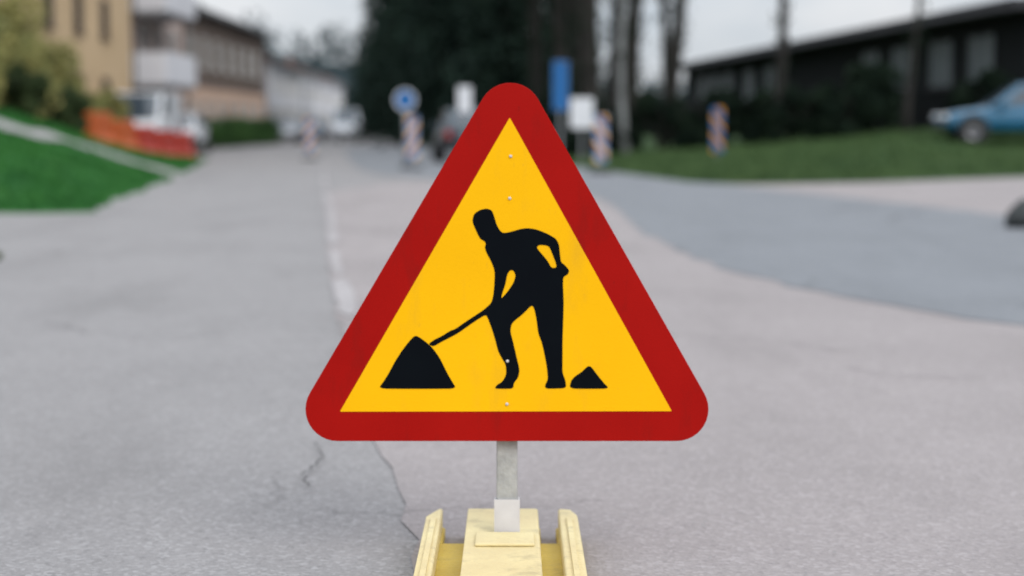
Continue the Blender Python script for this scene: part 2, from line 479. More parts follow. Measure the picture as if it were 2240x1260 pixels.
# left bank: turf rising from the kerb to a terrace in front of the houses
def left_edge(y):
    return float(np.interp(y, [20, 21.3, 27, 34, 52, 58], [-4.6, -5.05, -5.68, -6.5, -8.84, -10.2]))
def left_h(x, y):
    dr = left_edge(y) - x + .10 * math.sin(y * 1.9) * math.sin(y * .7 + 1) + .05 * math.sin(y * 6.1)
    dn = y - 20.4 + 0.02 * max(0, -x - 5) + .18 * math.sin(x * 1.1) * math.sin(x * .53 + 2) + .10 * math.sin(x * 4.3)
    z = min(.35 * dr, .16 * dn, 1.3)
    if z > 0:
        z *= float(np.interp(y, [38, 54], [1, 0.12])) * (1 if y < 54 else max(0, 1 - (y - 54) / 3))
        z += .025 * vnoise(x, y, 2) * min(1, z * 4)
    return max(z, -.12) if y < 56 else max(z, -.12) - .05 * (y - 56)
def right_h(x, y):
    poly = [(40, 52), (9.95, 34.6), (6.3, 31.3), (4.0, 30.1), (3.05, 31.3), (2.15, 38), (-2, 71), (-9, 130), (-18, 200)]
    best, sgn = 1e9, 1
    for (ax, ay), (bx, by) in zip(poly[:-1], poly[1:]):
        vx, vy = bx - ax, by - ay
        t = max(0, min(1, ((x - ax) * vx + (y - ay) * vy) / (vx * vx + vy * vy)))
        d = math.hypot(x - ax - vx * t, y - ay - vy * t)
        if d < best - 1e-9:
            best = d
            sgn = 1 if vx * (y - ay) - vy * (x - ax) < 0 else -1
    d = best * sgn
    cap = float(np.interp(y, [45, 70], [.85, .45]))
    return max(-.12, min(.085 * d, cap) + (.03 * vnoise(x, y, 5) if d > .5 else 0))

def terrain(name, xs, ys, hf, m, label=None):
    nx, ny = len(xs), len(ys)
    v = [(x, y, hf(x, y)) for y in ys for x in xs]
    f = [(j * nx + i, j * nx + i + 1, (j + 1) * nx + i + 1, (j + 1) * nx + i) for j in range(ny - 1) for i in range(nx - 1)]
    mb = MB(); mb.v, mb.f = v, f
    return tag(mb.build(name, m, smooth=True), kind='structure')
terrain('lawn_bank', np.arange(-46, -3.9, .3), np.arange(19.5, 57.6, .4), left_h, M['grass_l'])
terrain('grass_verge', np.arange(-16, 46, .6), np.arange(28.5, 150, .6), right_h, M['grass_r'])

def blades(name, n, hf, xr, yr, hgt, m, seed, keep):
    rng = np.random.default_rng(seed)
    out = []
    while len(out) < n:
        x, y = rng.uniform(*xr), yr[0] + (yr[1] - yr[0]) * rng.uniform() ** 1.4
        if not keep(x, y): continue
        z = hf(x, y)
        if z > .01: out.append((x, y, z))
    p = np.array(out)
    a = rng.uniform(0, 2 * PI, n); w = .012 + .010 * rng.uniform(size=n)
    h = hgt * rng.uniform(.5, 1.3, n); lean = rng.normal(0, .45, (n, 2)) * h[:, None]
    dx, dy = np.cos(a) * w, np.sin(a) * w
    v = np.stack([p + np.c_[dx, dy, np.full(n, -.01)], p - np.c_[dx, dy, np.full(n, .01)], p + np.c_[lean, h]], 1).reshape(-1, 3)
    me = np_mesh(name, v, np.arange(3 * n).reshape(-1, 3), m)
    return link(name, me)

def path_mid(t):
    return np.interp(t, [0, .3, .62, 1], [-6.35, -8.1, -9.3, -16]), np.interp(t, [0, .3, .62, 1], [35.9, 34.4, 31.2, 27.2])
mb = MB()
N = 40
for i in range(N + 1):
    t = i / N
    x, y = path_mid(t)
    x2, y2 = path_mid(min(1, t + .02)); x1, y1 = path_mid(max(0, t - .02))
    tx, ty = x2 - x1, y2 - y1; q = math.hypot(tx, ty); nx_, ny_ = -ty / q, tx / q
    for s_ in np.linspace(-.75, .75, 5):
        px_, py_ = x + nx_ * s_, y + ny_ * s_
        mb.v.append((px_, py_, max(left_h(px_, py_) + .035, .012)))
for i in range(N):
    for j in range(4):
        mb.f.append((i * 5 + j, i * 5 + j + 1, i * 5 + j + 6, i * 5 + j + 5))
tag(mb.build('footpath', M['path'], smooth=True), kind='structure')
PM = np.array([path_mid(t) for t in np.linspace(0, 1, 60)])
off_path = lambda x, y: np.min((PM[:, 0] - x) ** 2 + (PM[:, 1] - y) ** 2) > .78 ** 2
tag(blades('lawn_grass', 42000, left_h, (-14, -4.8), (20.3, 53), .085, M['blade_l'], 3, off_path),
    'short fresh green grass on the bank left of the road', 'grass', kind='stuff')
tag(blades('verge_grass', 36000, right_h, (1, 15), (30, 50), .12, M['blade_r'], 4, lambda x, y: True),
    'dull green rough grass on the verge right of the road', 'grass', kind='stuff')
rng = np.random.default_rng(12)
v, f = leaves([(-4.0, 13.2, .03), (-4.25, 13.45, .03), (-4.45, 13.1, .03)], [(.2, .2, .07), (.2, .15, .06), (.25, .2, .06)], 500, .045, rng)
v[:, 2] = np.maximum(v[:, 2], .003)
tag(link('weed_tuft', np_mesh('weed_tuft', v, f, M['bushgreen'])), 'small patch of olive weeds on the grey asphalt at the left edge', 'weeds', kind='stuff')

# far wooded hill
mb = MB()
nx, ny = 60, 14
for j in range(ny):
    for i in range(nx):
        x = -420 + i * 9.5; y = 330 + j * 22
        hgt = 27 * math.exp(-((x + 120) / 120) ** 2) * math.exp(-((y - 470) / 95) ** 2) + 2.2 * vnoise(x * .05, y * .05)
        mb.v.append((x, y, hgt - 1.5))
mb.f = [(j * nx + i, j * nx + i + 1, (j + 1) * nx + i + 1, (j + 1) * nx + i) for j in range(ny - 1) for i in range(nx - 1)]
hill = tag(mb.build('wooded_hill', M['farwood'], smooth=True), kind='structure')
rng = np.random.default_rng(5)
cs, rs = [], []
for _ in range(420):
    x, y = rng.uniform(-330, 60), rng.uniform(350, 480)
    hgt = 27 * math.exp(-((x + 120) / 120) ** 2) * math.exp(-((y - 470) / 95) ** 2) - 1.5
    r = rng.uniform(2.2, 4.2)
    cs.append((x, y, hgt + r * 1.2)); rs.append((r, r, r * 1.7))
v, f = leaves(cs, rs, 26000, .75, rng)
tag(link('far_forest', np_mesh('far_forest', v, f, M['farwood'])), 'far blue-green wooded hill behind the white houses', 'forest', kind='stuff')

# ------------------------------------------------------------------ the road works sign (laid out on a drawing grid of 1/972.5 m)
TILT = R(-5.2143)
G = 1 / 972.5
SIGN_C = Vector((0, 3.9834, .6365))
def su(px): return (px - 1120) * G
def sv(py): return (630 - py) * G
sign = thing('road_works_sign', 'red and yellow triangular road works sign showing a black worker digging', 'road sign', SIGN_C)
sign.rotation_euler = (TILT, 0, 0)
def face(d):                          # local frame of the sign: x right, z up, -y towards the reader
    return lambda u, v, k: (u, k + d, v)
def rounded_tri(cs, r, n=12):
    out = []
    cs = [Vector(c) for c in cs]
    for i in range(3):
        a, b, c = cs[i - 1], cs[i], cs[(i + 1) % 3]
        def nrm(p, q):
            t = (q - p).normalized(); return Vector((t.y, -t.x))
        n0, n1 = nrm(a, b), nrm(b, c)
        a0 = math.atan2(n0.y, n0.x); a1 = math.atan2(n1.y, n1.x)
        while a1 < a0: a1 += 2 * PI
        for k in range(n + 1):
            t = a0 + (a1 - a0) * k / n
            out.append((b.x + r * math.cos(t), b.y + r * math.sin(t)))
    return out
TRI = [(su(738), sv(895)), (su(1480), sv(895)), (su(1116), sv(251))]
plate = MB().prism([rounded_tri(TRI, 70 * G)], 0.0, 0.022, face(0)).build('red_border_plate', M['sign_red'], sign, bevel=.003)
INNER = [(su(746), sv(899)), (su(1467), sv(898)), (su(1115), sv(260))]
MB().prism([rounded_tri(INNER, 1.5 * G, 3)], -.0012, -.0001, face(0)).build('yellow_face', M['sign_yellow'], sign)

def pic(pts): return smooth_closed([(su(780 + x / 2.3333), sv(420 + y / 2.3333)) for x, y in pts], 2)
worker = pic([(592, 140), (600, 112), (628, 92), (664, 84), (692, 94), (704, 130), (714, 165), (728, 192), (747, 211), (790, 203), (835, 189), (875, 184), (918, 191), (968, 210), (1018, 238),
    (1034, 270), (1038, 320), (1043, 358), (1064, 374), (1086, 400), (1078, 421), (1055, 433), (1053, 470), (1057, 560), (1055, 640), (1051, 760), (1051, 840), (1050, 920), (1066, 962), (1070, 1000),
    (1020, 1003), (965, 1003), (962, 985), (978, 955), (970, 880), (947, 770), (927, 720), (919, 650), (906, 590), (893, 577), (850, 622), (792, 668), (784, 710), (800, 770), (816, 840), (832, 905),
    (826, 945), (802, 975), (800, 1003), (745, 1004), (705, 1003), (716, 985), (745, 968), (765, 930), (762, 880), (740, 845), (722, 810), (710, 760), (692, 700), (666, 632), (655, 628),
    (612, 654), (562, 689), (517, 721), (474, 744), (432, 765), (392, 789), (366, 776), (400, 752), (440, 733), (478, 708), (505, 699), (550, 667), (600, 634), (650, 601), (688, 567), (698, 530),
    (704, 470), (706, 402), (688, 355), (660, 303), (655, 280), (661, 264), (652, 250), (632, 240), (617, 212), (604, 182), (594, 160)])
hole_a = pic([(918, 284), (932, 269), (982, 274), (998, 312), (1020, 368), (1019, 387), (994, 387), (974, 350), (944, 315)])
hole_b = pic([(783, 399), (800, 399), (813, 425), (801, 465), (770, 510), (737, 547), (744, 515), (760, 470), (768, 422)])
pile = pic([(112, 1003), (140, 965), (165, 925), (198, 862), (242, 795), (288, 740), (306, 732), (345, 758), (385, 792), (424, 845), (458, 915), (486, 965), (510, 1003), (400, 1004), (250, 1004)])
mound = pic([(1086, 1003), (1096, 960), (1118, 938), (1150, 918), (1180, 888), (1196, 890), (1232, 938), (1262, 975), (1290, 1003), (1190, 1004)])
MB().prism([worker, hole_a, hole_b], -.0022, -.0013, face(0)).build('worker_symbol', M['sign_black'], sign)
MB().prism([pile], -.0022, -.0013, face(0)).build('earth_pile_symbol', M['sign_black'], sign)
MB().prism([mound], -.0022, -.0013, face(0)).build('earth_mound_symbol', M['sign_black'], sign)
rm = None
for px, py in ((1117, 342), (1115, 434), (1110, 790), (1109, 884)):
    if rm is None:
        rm = MB().lathe([(0, -.0042), (.0022, -.0039), (.0036, -.0022), (.0037, 0)], 12, 'Y').mesh('rivet', M['sleeve'], True)
    link('rivet', rm, sign, (su(px), -.0012, sv(py)))
post = MB().box(-.024, .024, .030, .070, sv(1188), sv(250)).build('post', M['galv'], sign, bevel=.004)
post.location.x = su(1109)
for py in (420, 800):
    br = MB().box(-.055, .055, .0225, .0295, sv(py) - .02, sv(py) + .02).build('clamp', M['galv'], sign, bevel=.002)
    br.location.x = su(1109)
slv = MB()
for x0, x1, y0, y1 in ((-.029, .029, .025, .0295), (-.029, .029, .0705, .075), (-.029, -.0245, .0296, .0704), (.0245, .029, .0296, .0704)):
    slv.box(x0, x1, y0, y1, sv(1186), sv(1096))
slv = slv.build('post_sleeve', M['sleeve'], sign)
slv.location.x = su(1109)

# the faded yellow plastic foot the post stands in
foot = thing('sign_foot', 'faded yellow plastic foot with two slots, carrying the road works sign', 'sign base', (-.012, 3.86, .0))
def xy(u, v, d): return (u, v, d)
out_low = [(-.200, -.44), (.176, -.44), (.176, .30), (.158, .375), (.118, .385), (.118, .22), (.080, .22), (.080, .387), (-.100, .387), (-.100, .22), (-.150, .22), (-.150, .39), (-.168, .385), (-.200, .30)]
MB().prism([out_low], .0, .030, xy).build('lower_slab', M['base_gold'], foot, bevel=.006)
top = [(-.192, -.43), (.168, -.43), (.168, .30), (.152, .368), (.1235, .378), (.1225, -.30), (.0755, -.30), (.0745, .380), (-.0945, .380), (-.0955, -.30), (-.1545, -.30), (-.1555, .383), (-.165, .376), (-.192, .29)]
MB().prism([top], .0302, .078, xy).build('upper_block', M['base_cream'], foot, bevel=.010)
MB().box(-.070, .062, -.02, .095, .0785, .086).build('socket_collar', M['base_cream'], foot, bevel=.005)
rib = None
for dx in (-.172, .146):
    if rib is None:
        rib = MB().box(-.006, .006, -.40, .26, .0782, .084).mesh('rib', M['base_cream'])
    link('rib', rib, foot, (dx, 0, 0))
# ------------------------------------------------------------------ houses
def add_windows(root, spots, w, h, frame_m, pane_m, end=False, depth_out=.05):
    fm = MB()
    t = .07
    for x0, x1, z0, z1 in ((-w / 2, w / 2, h - t, h), (-w / 2, w / 2, 0, t), (-w / 2, -w / 2 + t, t, h - t), (w / 2 - t, w / 2, t, h - t), (-t / 2, t / 2, t, h - t)):
        fm.box(x0, x1, -depth_out, .0, z0, z1)
    fme = fm.mesh('window', frame_m)
    pm = MB().box(-w / 2 + .06, w / 2 - .06, -.02, .0, .06, h - .06).mesh('pane', pane_m)
    sm = MB().box(-w / 2 - .06, w / 2 + .06, -.12, .0, -.06, -.002).mesh('sill', frame_m)
    for x, y, z in spots:
        o = link('window', fme, root, (x, y, z), R(-90) if end else 0)
        link('pane', pm, o); link('sill', sm, o)

def house(name, label, x_face, y0, length, zb, h, depth, wall, roof_m, roof_h=2.5, rz=R(90), frame='trim', rows=((1.0, 1.4),), step=3.0, w=1.3, base=None, over=.4):
    root = thing(name, label, 'house', (x_face, y0, zb), rz, 'houses along the left side of the street')
    mb = MB().box(0, length, 0, depth, -.6, h)
    # gables over the two end walls
    for x in (0, length):
        k = len(mb.v)
        mb.v += [(x, 0, h), (x, depth, h), (x, depth / 2, h + roof_h)]
        mb.f.append((k, k + 2, k + 1) if x == 0 else (k, k + 1, k + 2))
    mb.build('wall', M[wall], root)
    if base:
        MB().box(.02, length - .02, -.05, -.001, -.5, base[1]).build('ground_floor_facing', M[base[0]], root)
    r = MB()
    s = roof_h / (depth / 2)
    for sg in (-1, 1):
        ye = depth / 2 + sg * (depth / 2 + over); ze = h - over * s
        yr, zr = depth / 2, h + roof_h
        a = [(-over, ye, ze + .03), (length + over, ye, ze + .03), (length + over, yr, zr + .03), (-over, yr, zr + .03)]
        b = [(p[0], p[1], p[2] + .16) for p in a]
        r.add(a + b, [(0, 3, 2, 1), (4, 5, 6, 7), (0, 1, 5, 4), (1, 2, 6, 5), (2, 3, 7, 6), (3, 0, 4, 7)])
    rf = r.build('roof', M[roof_m], root)
    MB().box(length * .3 - .4, length * .3 + .4, depth * .5 - .3, depth * .5 + .3, h + roof_h * .7, h + roof_h + .9).build('chimney', M['rooftile'], rf)
    MB().tube([(-over, -over - .07, h - over * s), (length + over, -over - .07, h - over * s)], .07, 8).build('gutter', M['pole'], root)
    MB().tube([(length - .12, -.14, h - over * s), (length - .12, -.14, 0)], .05, 8).build('downpipe', M['roofdark'], root)
    for z, hh in rows:
        n = int((length - 1.6) // step)
        off = (length - (n - 1) * step) / 2
        add_windows(root, [(off + i * step, -.055 if base and z < base[1] else -.003, z) for i in range(n)], w, hh, M[frame], M['glass'])
        m_ = max(2, int((depth - 1.6) // step))
        off = (depth - (m_ - 1) * step) / 2
        add_windows(root, [(-.003, off + i * step, z) for i in range(m_)], w, hh, M[frame], M['glass'], end=True)
    return root

def door(root, x, m='darktrim'):
    d = MB().box(x - .5, x + .5, -.09, -.003, -.05, 2.1).build('door', M[m], root)
    MB().box(x + .34, x + .38, -.14, -.095, .95, 1.1).build('handle', M['rim'], d)

A = house('apartment_house', 'ochre plastered apartment house standing nearest, behind the olive bushes', -13.6, 34.0, 30.0, .4, 9.0, 10, 'ochre', 'rooftile', frame='darktrim',
          rows=((.9, 1.3), (3.5, 1.3), (6.2, 1.4)), step=3.6, w=1.0)
door(A, 14.3)
MB().box(.05, 29.95, -.10, -.004, 5.55, 5.8).build('string_course', M['trim'], A)
B = house('balcony_house', 'pinkish house with white balcony fronts, between the ochre and the brown house', -13.9, 65.2, 10.6, 0, 8.6, 10, 'pink', 'rooftile', rows=((.8, 1.3), (3.3, 1.6), (6.0, 1.5)), step=2.9)
door(B, 8.6)
bal = None
for z in (2.55, 5.2):
    for x in (3.2,):
        fr = MB().box(x - 3.1, x + 3.1, -1.3, -1.22, z, z + 1.15).build('balcony', M['whitewall'], B)
        MB().box(x - 3.1, x + 3.1, -1.219, -.004, z - .14, z - .001).build('slab', M['greywall'], fr)
        MB().box(x - 3.1, x - 3.03, -1.219, -.004, z + .001, z + 1.12).build('side_panel', M['whitewall'], fr)
        MB().box(x + 3.03, x + 3.1, -1.219, -.004, z + .001, z + 1.12).build('side_panel', M['whitewall'], fr)
Cc = house('brick_house', 'brown brick house with a peach ground floor, standing above the clipped hedge', -14.4, 77.0, 27, 0, 6.3, 9, 'brown', 'roofdark', roof_h=1.6, rows=((.9, 1.3), (3.7, 1.4)), step=3.4, base=('peach', 2.75))
door(Cc, 13.5, 'roofdark')
WH = ('white house with grey ground floor next to the brown house', 'white house in the middle of the far row, behind the parked silver car', 'white house farthest down the street, above the far white van')
for lab, y, ln, hh in zip(WH, (106.8, 139.0, 174.5), (29, 32, 36), (5.0, 5.3, 5.6)):
    d = house('white_house', lab, -14.5 - (y - 106.8) * .0505, y, ln, 0, hh, 9, 'whitewall', 'rooftile', rz=R(92.9), roof_h=1.5, rows=((.9, 1.3), (3.0, 1.2)), step=3.6, base=('greywall', 2.2))
    door(d, ln / 2)

# ------------------------------------------------------------------ dark timber building on the right
L = 54.2
bx, by = 10.1, 104.0
barn = thing('timber_shed', 'long low black timber shed with grey glazing above the right verge', 'shed', (bx, by, .35), math.atan2(-54, 4.3))
MB().box(0, L, 0, 12, -.6, 3.85).build('wall', M['barnwood'], barn)
MB().add([(-.5, -.75, 3.86), (L + .6, -.75, 3.86), (L + .6, 12.6, 4.0), (-.5, 12.6, 4.0), (-.5, -.75, 4.16), (L + .6, -.75, 4.16), (L + .6, 12.6, 4.3), (-.5, 12.6, 4.3)],
         [(0, 3, 2, 1), (4, 5, 6, 7), (0, 1, 5, 4), (1, 2, 6, 5), (2, 3, 7, 6), (3, 0, 4, 7)]).build('roof', M['roofdark'], barn)
cl = MB()
for i in range(int(L / .3)):
    cl.box(.1 + i * .3, .15 + i * .3, -.03, -.001, -.5, 1.72)
tag(cl.build('cover_batten', M['barnwood'], barn), kind='stuff')
spots = [(x, -.003, 1.85) for x in (5.5, 9.0, 12.5, 17.5, 22.0, 38.5, 42.3, 46.6, 50.4)]
add_windows(barn, spots, 2.3, 1.55, M['roofdark'], M['barnglass'])
MB().tube([(-.4, -.82, 3.86), (L + .5, -.82, 3.86)], .08, 8).build('gutter', M['roofdark'], barn)

# ------------------------------------------------------------------ trees
def spruce_mesh(seed, H, r0):
    rng = np.random.default_rng(seed)
    V, F = [], []
    k = 0
    for z in np.arange(.7, H - .3, .38):
        rad = r0 * (1 - z / H) ** .8 * rng.uniform(.82, 1.15)
        nb = 9 if z < H * .6 else 6
        a0 = rng.uniform(0, 6.28)
        for b in range(nb):
            a = a0 + b * 2 * PI / nb + rng.normal(0, .15)
            rl = rad * rng.uniform(.75, 1.15)
            m_ = int(8 + rl * 7)
            t = rng.uniform(.12, 1, m_)
            c = np.c_[np.cos(a) * rl * t, np.sin(a) * rl * t, z + .25 * rl * t - .42 * rl * t * t]
            c += rng.normal(0, .07 + .06 * rl, (m_, 3)) * np.array([1, 1, .6])
            d = np.c_[np.cos(a) + rng.normal(0, .5, m_), np.sin(a) + rng.normal(0, .5, m_), -.35 + rng.normal(0, .3, m_)]
            d /= np.linalg.norm(d, axis=1)[:, None]
            s_ = np.cross(d, rng.normal(0, 1, (m_, 3))); s_ /= np.linalg.norm(s_, axis=1)[:, None]
            sz = rng.uniform(.16, .34, m_)[:, None]
            V.append(np.stack([c - d * sz, c + s_ * sz * .35, c + d * sz, c - s_ * sz * .35], 1).reshape(-1, 3))
            F.append(np.arange(4 * m_).reshape(-1, 4) + k); k += 4 * m_
    return np_mesh('crown', np.concatenate(V), np.concatenate(F), M['spruce'])
spr = [spruce_mesh(21 + i, H, r) for i, (H, r) in enumerate(((15, 3.0), (12.5, 2.7), (17, 3.4)))]
spt = [MB().tube([(0, 0, -.4), (0, 0, H * .5), (0, 0, H * .98)], [.24, .15, .02], 8).mesh('trunk', M['bark'], True) for H in (15, 12.5, 17)]
SPR = [(-10.9, 143, 0, 'dark spruce at the very left end of the conifer row, beyond the far white van'), (-8.6, 128, 1, 'short dark spruce directly right of the far white van'), (-6.6, 105, 0, 'dark spruce standing forward at the street edge, right of the far white van'),
       (-7.1, 126, 2, 'tall dark spruce second in the conifer row from the far white van'), (-5.4, 112, 0, 'dark spruce left of the round blue sign in the conifer row'),
       (-4.6, 98, 2, 'tall dark spruce behind the blue round sign'), (-3.0, 90, 1, 'shorter dark spruce filling the gap in the conifer row'),
       (-2.3, 82, 2, 'dark spruce left of the sign top, just behind the parked dark car'), (-.3, 76, 0, 'dark spruce directly behind the sign top'),
       (1.0, 86, 2, 'tall dark spruce behind the bare trunks right of the sign top'), (-1.0, 104, 1, 'dark spruce at the back of the conifer row'),
       (-3.4, 121, 0, 'dark spruce half hidden at the back left of the row'), (3.0, 97, 1, 'dark spruce seen between the two thickest bare trunks')]
for x, y, k, lab in SPR:
    t = thing('spruce_tree', lab, 'tree', (x, y, max(0, right_h(x, y)) - .02), (x * 7.3) % 6.28, 'dark spruces on the right side of the street')
    link('crown', spr[k], t); link('trunk', spt[k], t)

def bare_tree(seed, x, y, H, r, lean, m, label, first=.25, ivy=0.0, n_limb=9, fork=True):
    rng = random.Random(seed)
    root = thing('bare_tree', label, 'tree', (x, y, right_h(x, y) - .05), 0, 'tall bare trees on the right verge')
    tr, br = MB(), MB()
    pts, rad = [], []
    for i in range(13):
        t = i / 12
        pts.append(Vector((lean * t * H + .12 * math.sin(t * 7 + seed), .1 * math.cos(t * 5 + seed), t * H)))
        rad.append(r * (1.35 if i == 0 else 1) * (1 - .82 * t))
    tr.tube(pts, rad, 10)
    tips = []
    def limb(p, d, ln, rr, lev):
        q = [p]
        dd = d.copy()
        for i in range(4):
            dd = (dd + Vector((rng.gauss(0, .16), rng.gauss(0, .16), rng.gauss(.10, .1)))).normalized()
            q.append(q[-1] + dd * ln / 4)
        br.tube(q, [rr, rr * .8, rr * .6, rr * .42, rr * .22], 5 if lev else 6, False)
        tips.append(q[-1]); tips.append(q[2])
        if lev < 3:
            for i in range(3 if lev < 2 else 2):
                s_ = rng.choice((1, 2, 3))
                nd = (dd + Vector((rng.gauss(0, .55), rng.gauss(0, .55), rng.gauss(.15, .3)))).normalized()
                limb(q[s_], nd, ln * rng.uniform(.5, .72), rr * .5, lev + 1)
    for i in range(n_limb):
        t = first + (1 - first) * (i + rng.random() * .8) / n_limb
        k = min(11, int(t * 12)); p = pts[k].lerp(pts[k + 1], t * 12 - k)
        a = rng.uniform(0, 6.28)
        limb(p, Vector((math.cos(a), math.sin(a), rng.uniform(.3, .9))).normalized(), H * (.34 - .2 * t) * rng.uniform(.8, 1.2), r * .36 * (1.1 - t), 0)
    tr.build('trunk', m, root, smooth=True)
    br.build('branches', m, root, smooth=True)['kind'] = 'stuff'
    if ivy:
        nr = np.random.default_rng(seed)
        cs = [tuple(p) for p in tips] + [tuple(q) for q in pts[1:7] for _ in range(6)]
        rs = [(.35, .35, .28)] * len(tips) + [(r + .22, r + .22, .8)] * (6 * len(pts[1:7]))
        v, f = leaves(cs, rs, int(ivy), .085, nr)
        link('crown', np_mesh('crown', v, f, M['ivy']), root)
    return root
bare_tree(3, 2.35, 52, 15, .34, -.004, M['bark'], 'thickest bare tree trunk, just right of the blue sign', .3, 5200)
bare_tree(4, 3.75, 55, 15, .27, .012, M['bark'], 'dark straight bare trunk between the thickest one and the leaning one', .3, 3600)
bare_tree(5, 5.15, 58, 14, .26, .045, M['bark'], 'dark bare tree leaning to the right above the verge', .28, 3200)
bare_tree(6, 7.5, 50.5, 12, .17, .006, M['bark'], 'slender bare tree standing alone before the black shed', .4, 900, 6)
bare_tree(7, .75, 62, 16, .26, .0, M['bark'], 'bare trunk directly above the tip of the road works sign', .3, 5200)
bare_tree(8, 1.75, 66, 16, .30, .01, M['bark'], 'bare trunk behind the blue rectangular sign', .3, 5200)
bare_tree(9, 3.05, 48.5, 9, .11, .004, M['birch'], 'pale grey slender trunk behind the right marker board', .4, 300, 5)
bare_tree(10, 4.6, 74, 15, .28, -.01, M['bark'], 'bare tree far back between leaning tree and straight trunk', .3, 5200)
bare_tree(12, 3.15, 57, 15, .24, .02, M['bark'], 'dark bare trunk close behind the thickest one, leaning a little right', .28, 4200)
bare_tree(13, 6.0, 70, 15, .22, -.02, M['bark'], 'bare tree right of the leaning tree, set back by the shed corner', .3, 2600)
bare_tree(14, 2.2, 60, 14, .2, -.01, M['bark'], 'thin dark bare trunk half behind the blue rectangular sign', .28, 4200)
bare_tree(11, 10.4, 46.6, 9, .10, .02, M['bark'], 'thin bare tree beside the blue car, before the shed', .35, 500, 5)

# ------------------------------------------------------------------ bushes and hedges
def bush(name, label, x, y, z, w, d, h, n, size, m, seed, group=None, rz=0.0, cat='bush', boxy=False):
    rng = np.random.default_rng(seed)
    root = thing(name, label, cat, (x, y, z), rz, group)
    cs, rs = [], []
    if boxy:
        for _ in range(int(40 + w * d * 6)):
            r = .32
            cs.append((rng.uniform(-w / 2, w / 2), rng.uniform(-d / 2, d / 2), rng.uniform(.1, h - .15))); rs.append((r, r, r))
    else:
        for _ in range(22):
            a, q = rng.uniform(0, 6.28), rng.uniform(0, 1) ** .5
            zz = rng.uniform(.1, .85)
            k = (1 - .45 * zz) * q
            r = rng.uniform(.18, .34) * h * .6
            cs.append((math.cos(a) * k * w / 2 * .8, math.sin(a) * k * d / 2 * .8, zz * h)); rs.append((r * 1.1, r * 1.1, r))
    v, f = leaves(cs, rs, n, size, rng)
    v[:, 2] = np.maximum(v[:, 2], .01)
    link('foliage', np_mesh('foliage', v, f, m), root)
    st = MB()
    for i in range(7):
        a = i * .9 + seed
        st.tube([(0, 0, -.1), (math.cos(a) * w * .12, math.sin(a) * d * .12, h * .35), (math.cos(a) * w * .26, math.sin(a) * d * .26, h * .75)], [.03, .022, .008], 5)
    st.build('stem', M['bark'], root, smooth=True)
    return root
LB = 'bushes on the terrace before the ochre house'
for i, (x, y, w, h, m, lab) in enumerate((
        (-10.9, 36.6, 2.4, 2.5, 'olive', 'olive yellow bush at the left edge, above the lawn'),
        (-11.3, 39.6, 2.7, 2.9, 'olive', 'tallest olive yellow bush before the ochre house'),
        (-11.7, 43.4, 2.8, 2.6, 'olive', 'olive yellow bush just left of the orange barriers'),
        (-10.5, 38.4, 1.7, 1.25, 'bushgreen', 'dark green bush low in front of the olive bushes'),
        (-10.35, 41.2, 1.6, 1.15, 'bushgreen', 'low dark green bush just left of the orange barrier'),
        (-11.9, 47.4, 2.8, 2.4, 'olive', 'olive yellow bush behind the orange barriers, before the ochre house wall'),
        (-12.0, 51.4, 2.4, 2.0, 'olive', 'farthest olive yellow bush, just before the white van'))):
    bush('garden_bush', lab, x, y, left_h(x, y) - .02, w, w, h, 4200, .075, M[m], 40 + i, LB)
bush('clipped_hedge', 'green clipped hedge in front of the brown brick house', -13.3, 87.5, 0, 1.1, 22.5, 1.35, 16000, .075, M['hedge'], 61, cat='hedge', boxy=True)
bush('clipped_hedge', 'short green hedge by the driveway, before the pinkish house', -12.9, 71.5, 0, 1.0, 4.2, 1.1, 4200, .075, M['hedge'], 62, cat='hedge', boxy=True)
RB = 'dark undergrowth before the shed'
labs = ['dark shrub at the foot of the thickest bare trunk', 'dark shrub behind the verge, right of the pale grey trunk', 'dark broad shrub below the leaning tree', 'dark shrub beside the slender lone tree',
        'dark shrub midway between the lone tree and the blue car', 'dark shrub beside the front of the blue car', 'dark shrub behind the white rectangular board', 'dark shrub behind the blue car, against the shed']
for i, (x, y, w, h) in enumerate(((2.3, 49.5, 2.6, 1.6), (4.1, 48.6, 3.0, 1.7), (5.7, 48.0, 3.2, 1.7), (7.3, 47.2, 3.0, 1.6), (8.7, 46.9, 2.6, 1.5), (9.7, 48.6, 2.6, 1.9), (1.6, 55, 2.8, 2.2), (12.6, 47.6, 2.6, 1.7))):
    bush('dark_shrub', labs[i], x, y, right_h(x, y) - .02, w, 1.8, h, 4800, .085, M['ivy'], 70 + i, RB)

# ------------------------------------------------------------------ vehicles
def loft(rings, cap=True):
    mb = MB(); n = len(rings[0])
    for r in rings: mb.v += [tuple(p) for p in r]
    for i in range(len(rings) - 1):
        for q in range(n):
            mb.f.append((i * n + q, i * n + (q + 1) % n, (i + 1) * n + (q + 1) % n, (i + 1) * n + q))
    if cap:
        mb.f.append(tuple(reversed(range(n)))); mb.f.append(tuple((len(rings) - 1) * n + q for q in range(n)))
    return mb
WHEEL = None
def wheel_meshes():
    global WHEEL
    if WHEEL is None:
        ty = MB().lathe([(.20, -.10), (.30, -.105), (.325, -.07), (.325, .07), (.30, .105), (.20, .10)], 24, 'Y').mesh('tyre', M['tyre'], True)
        rm_ = MB().lathe([(0, -.085), (.05, -.09), (.10, -.075), (.19, -.07), (.205, -.09), (.205, .09), (.19, .07), (.10, .075), (.05, .09), (0, .085)], 24, 'Y')
        for k in range(5):
            a = k * 2 * PI / 5
            rm_.tube([(math.cos(a) * .05, -.092, math.sin(a) * .05), (math.cos(a) * .2, -.092, math.sin(a) * .2)], .022, 5)
        WHEEL = (ty, rm_.mesh('rim', M['rim'], True))
    return WHEEL
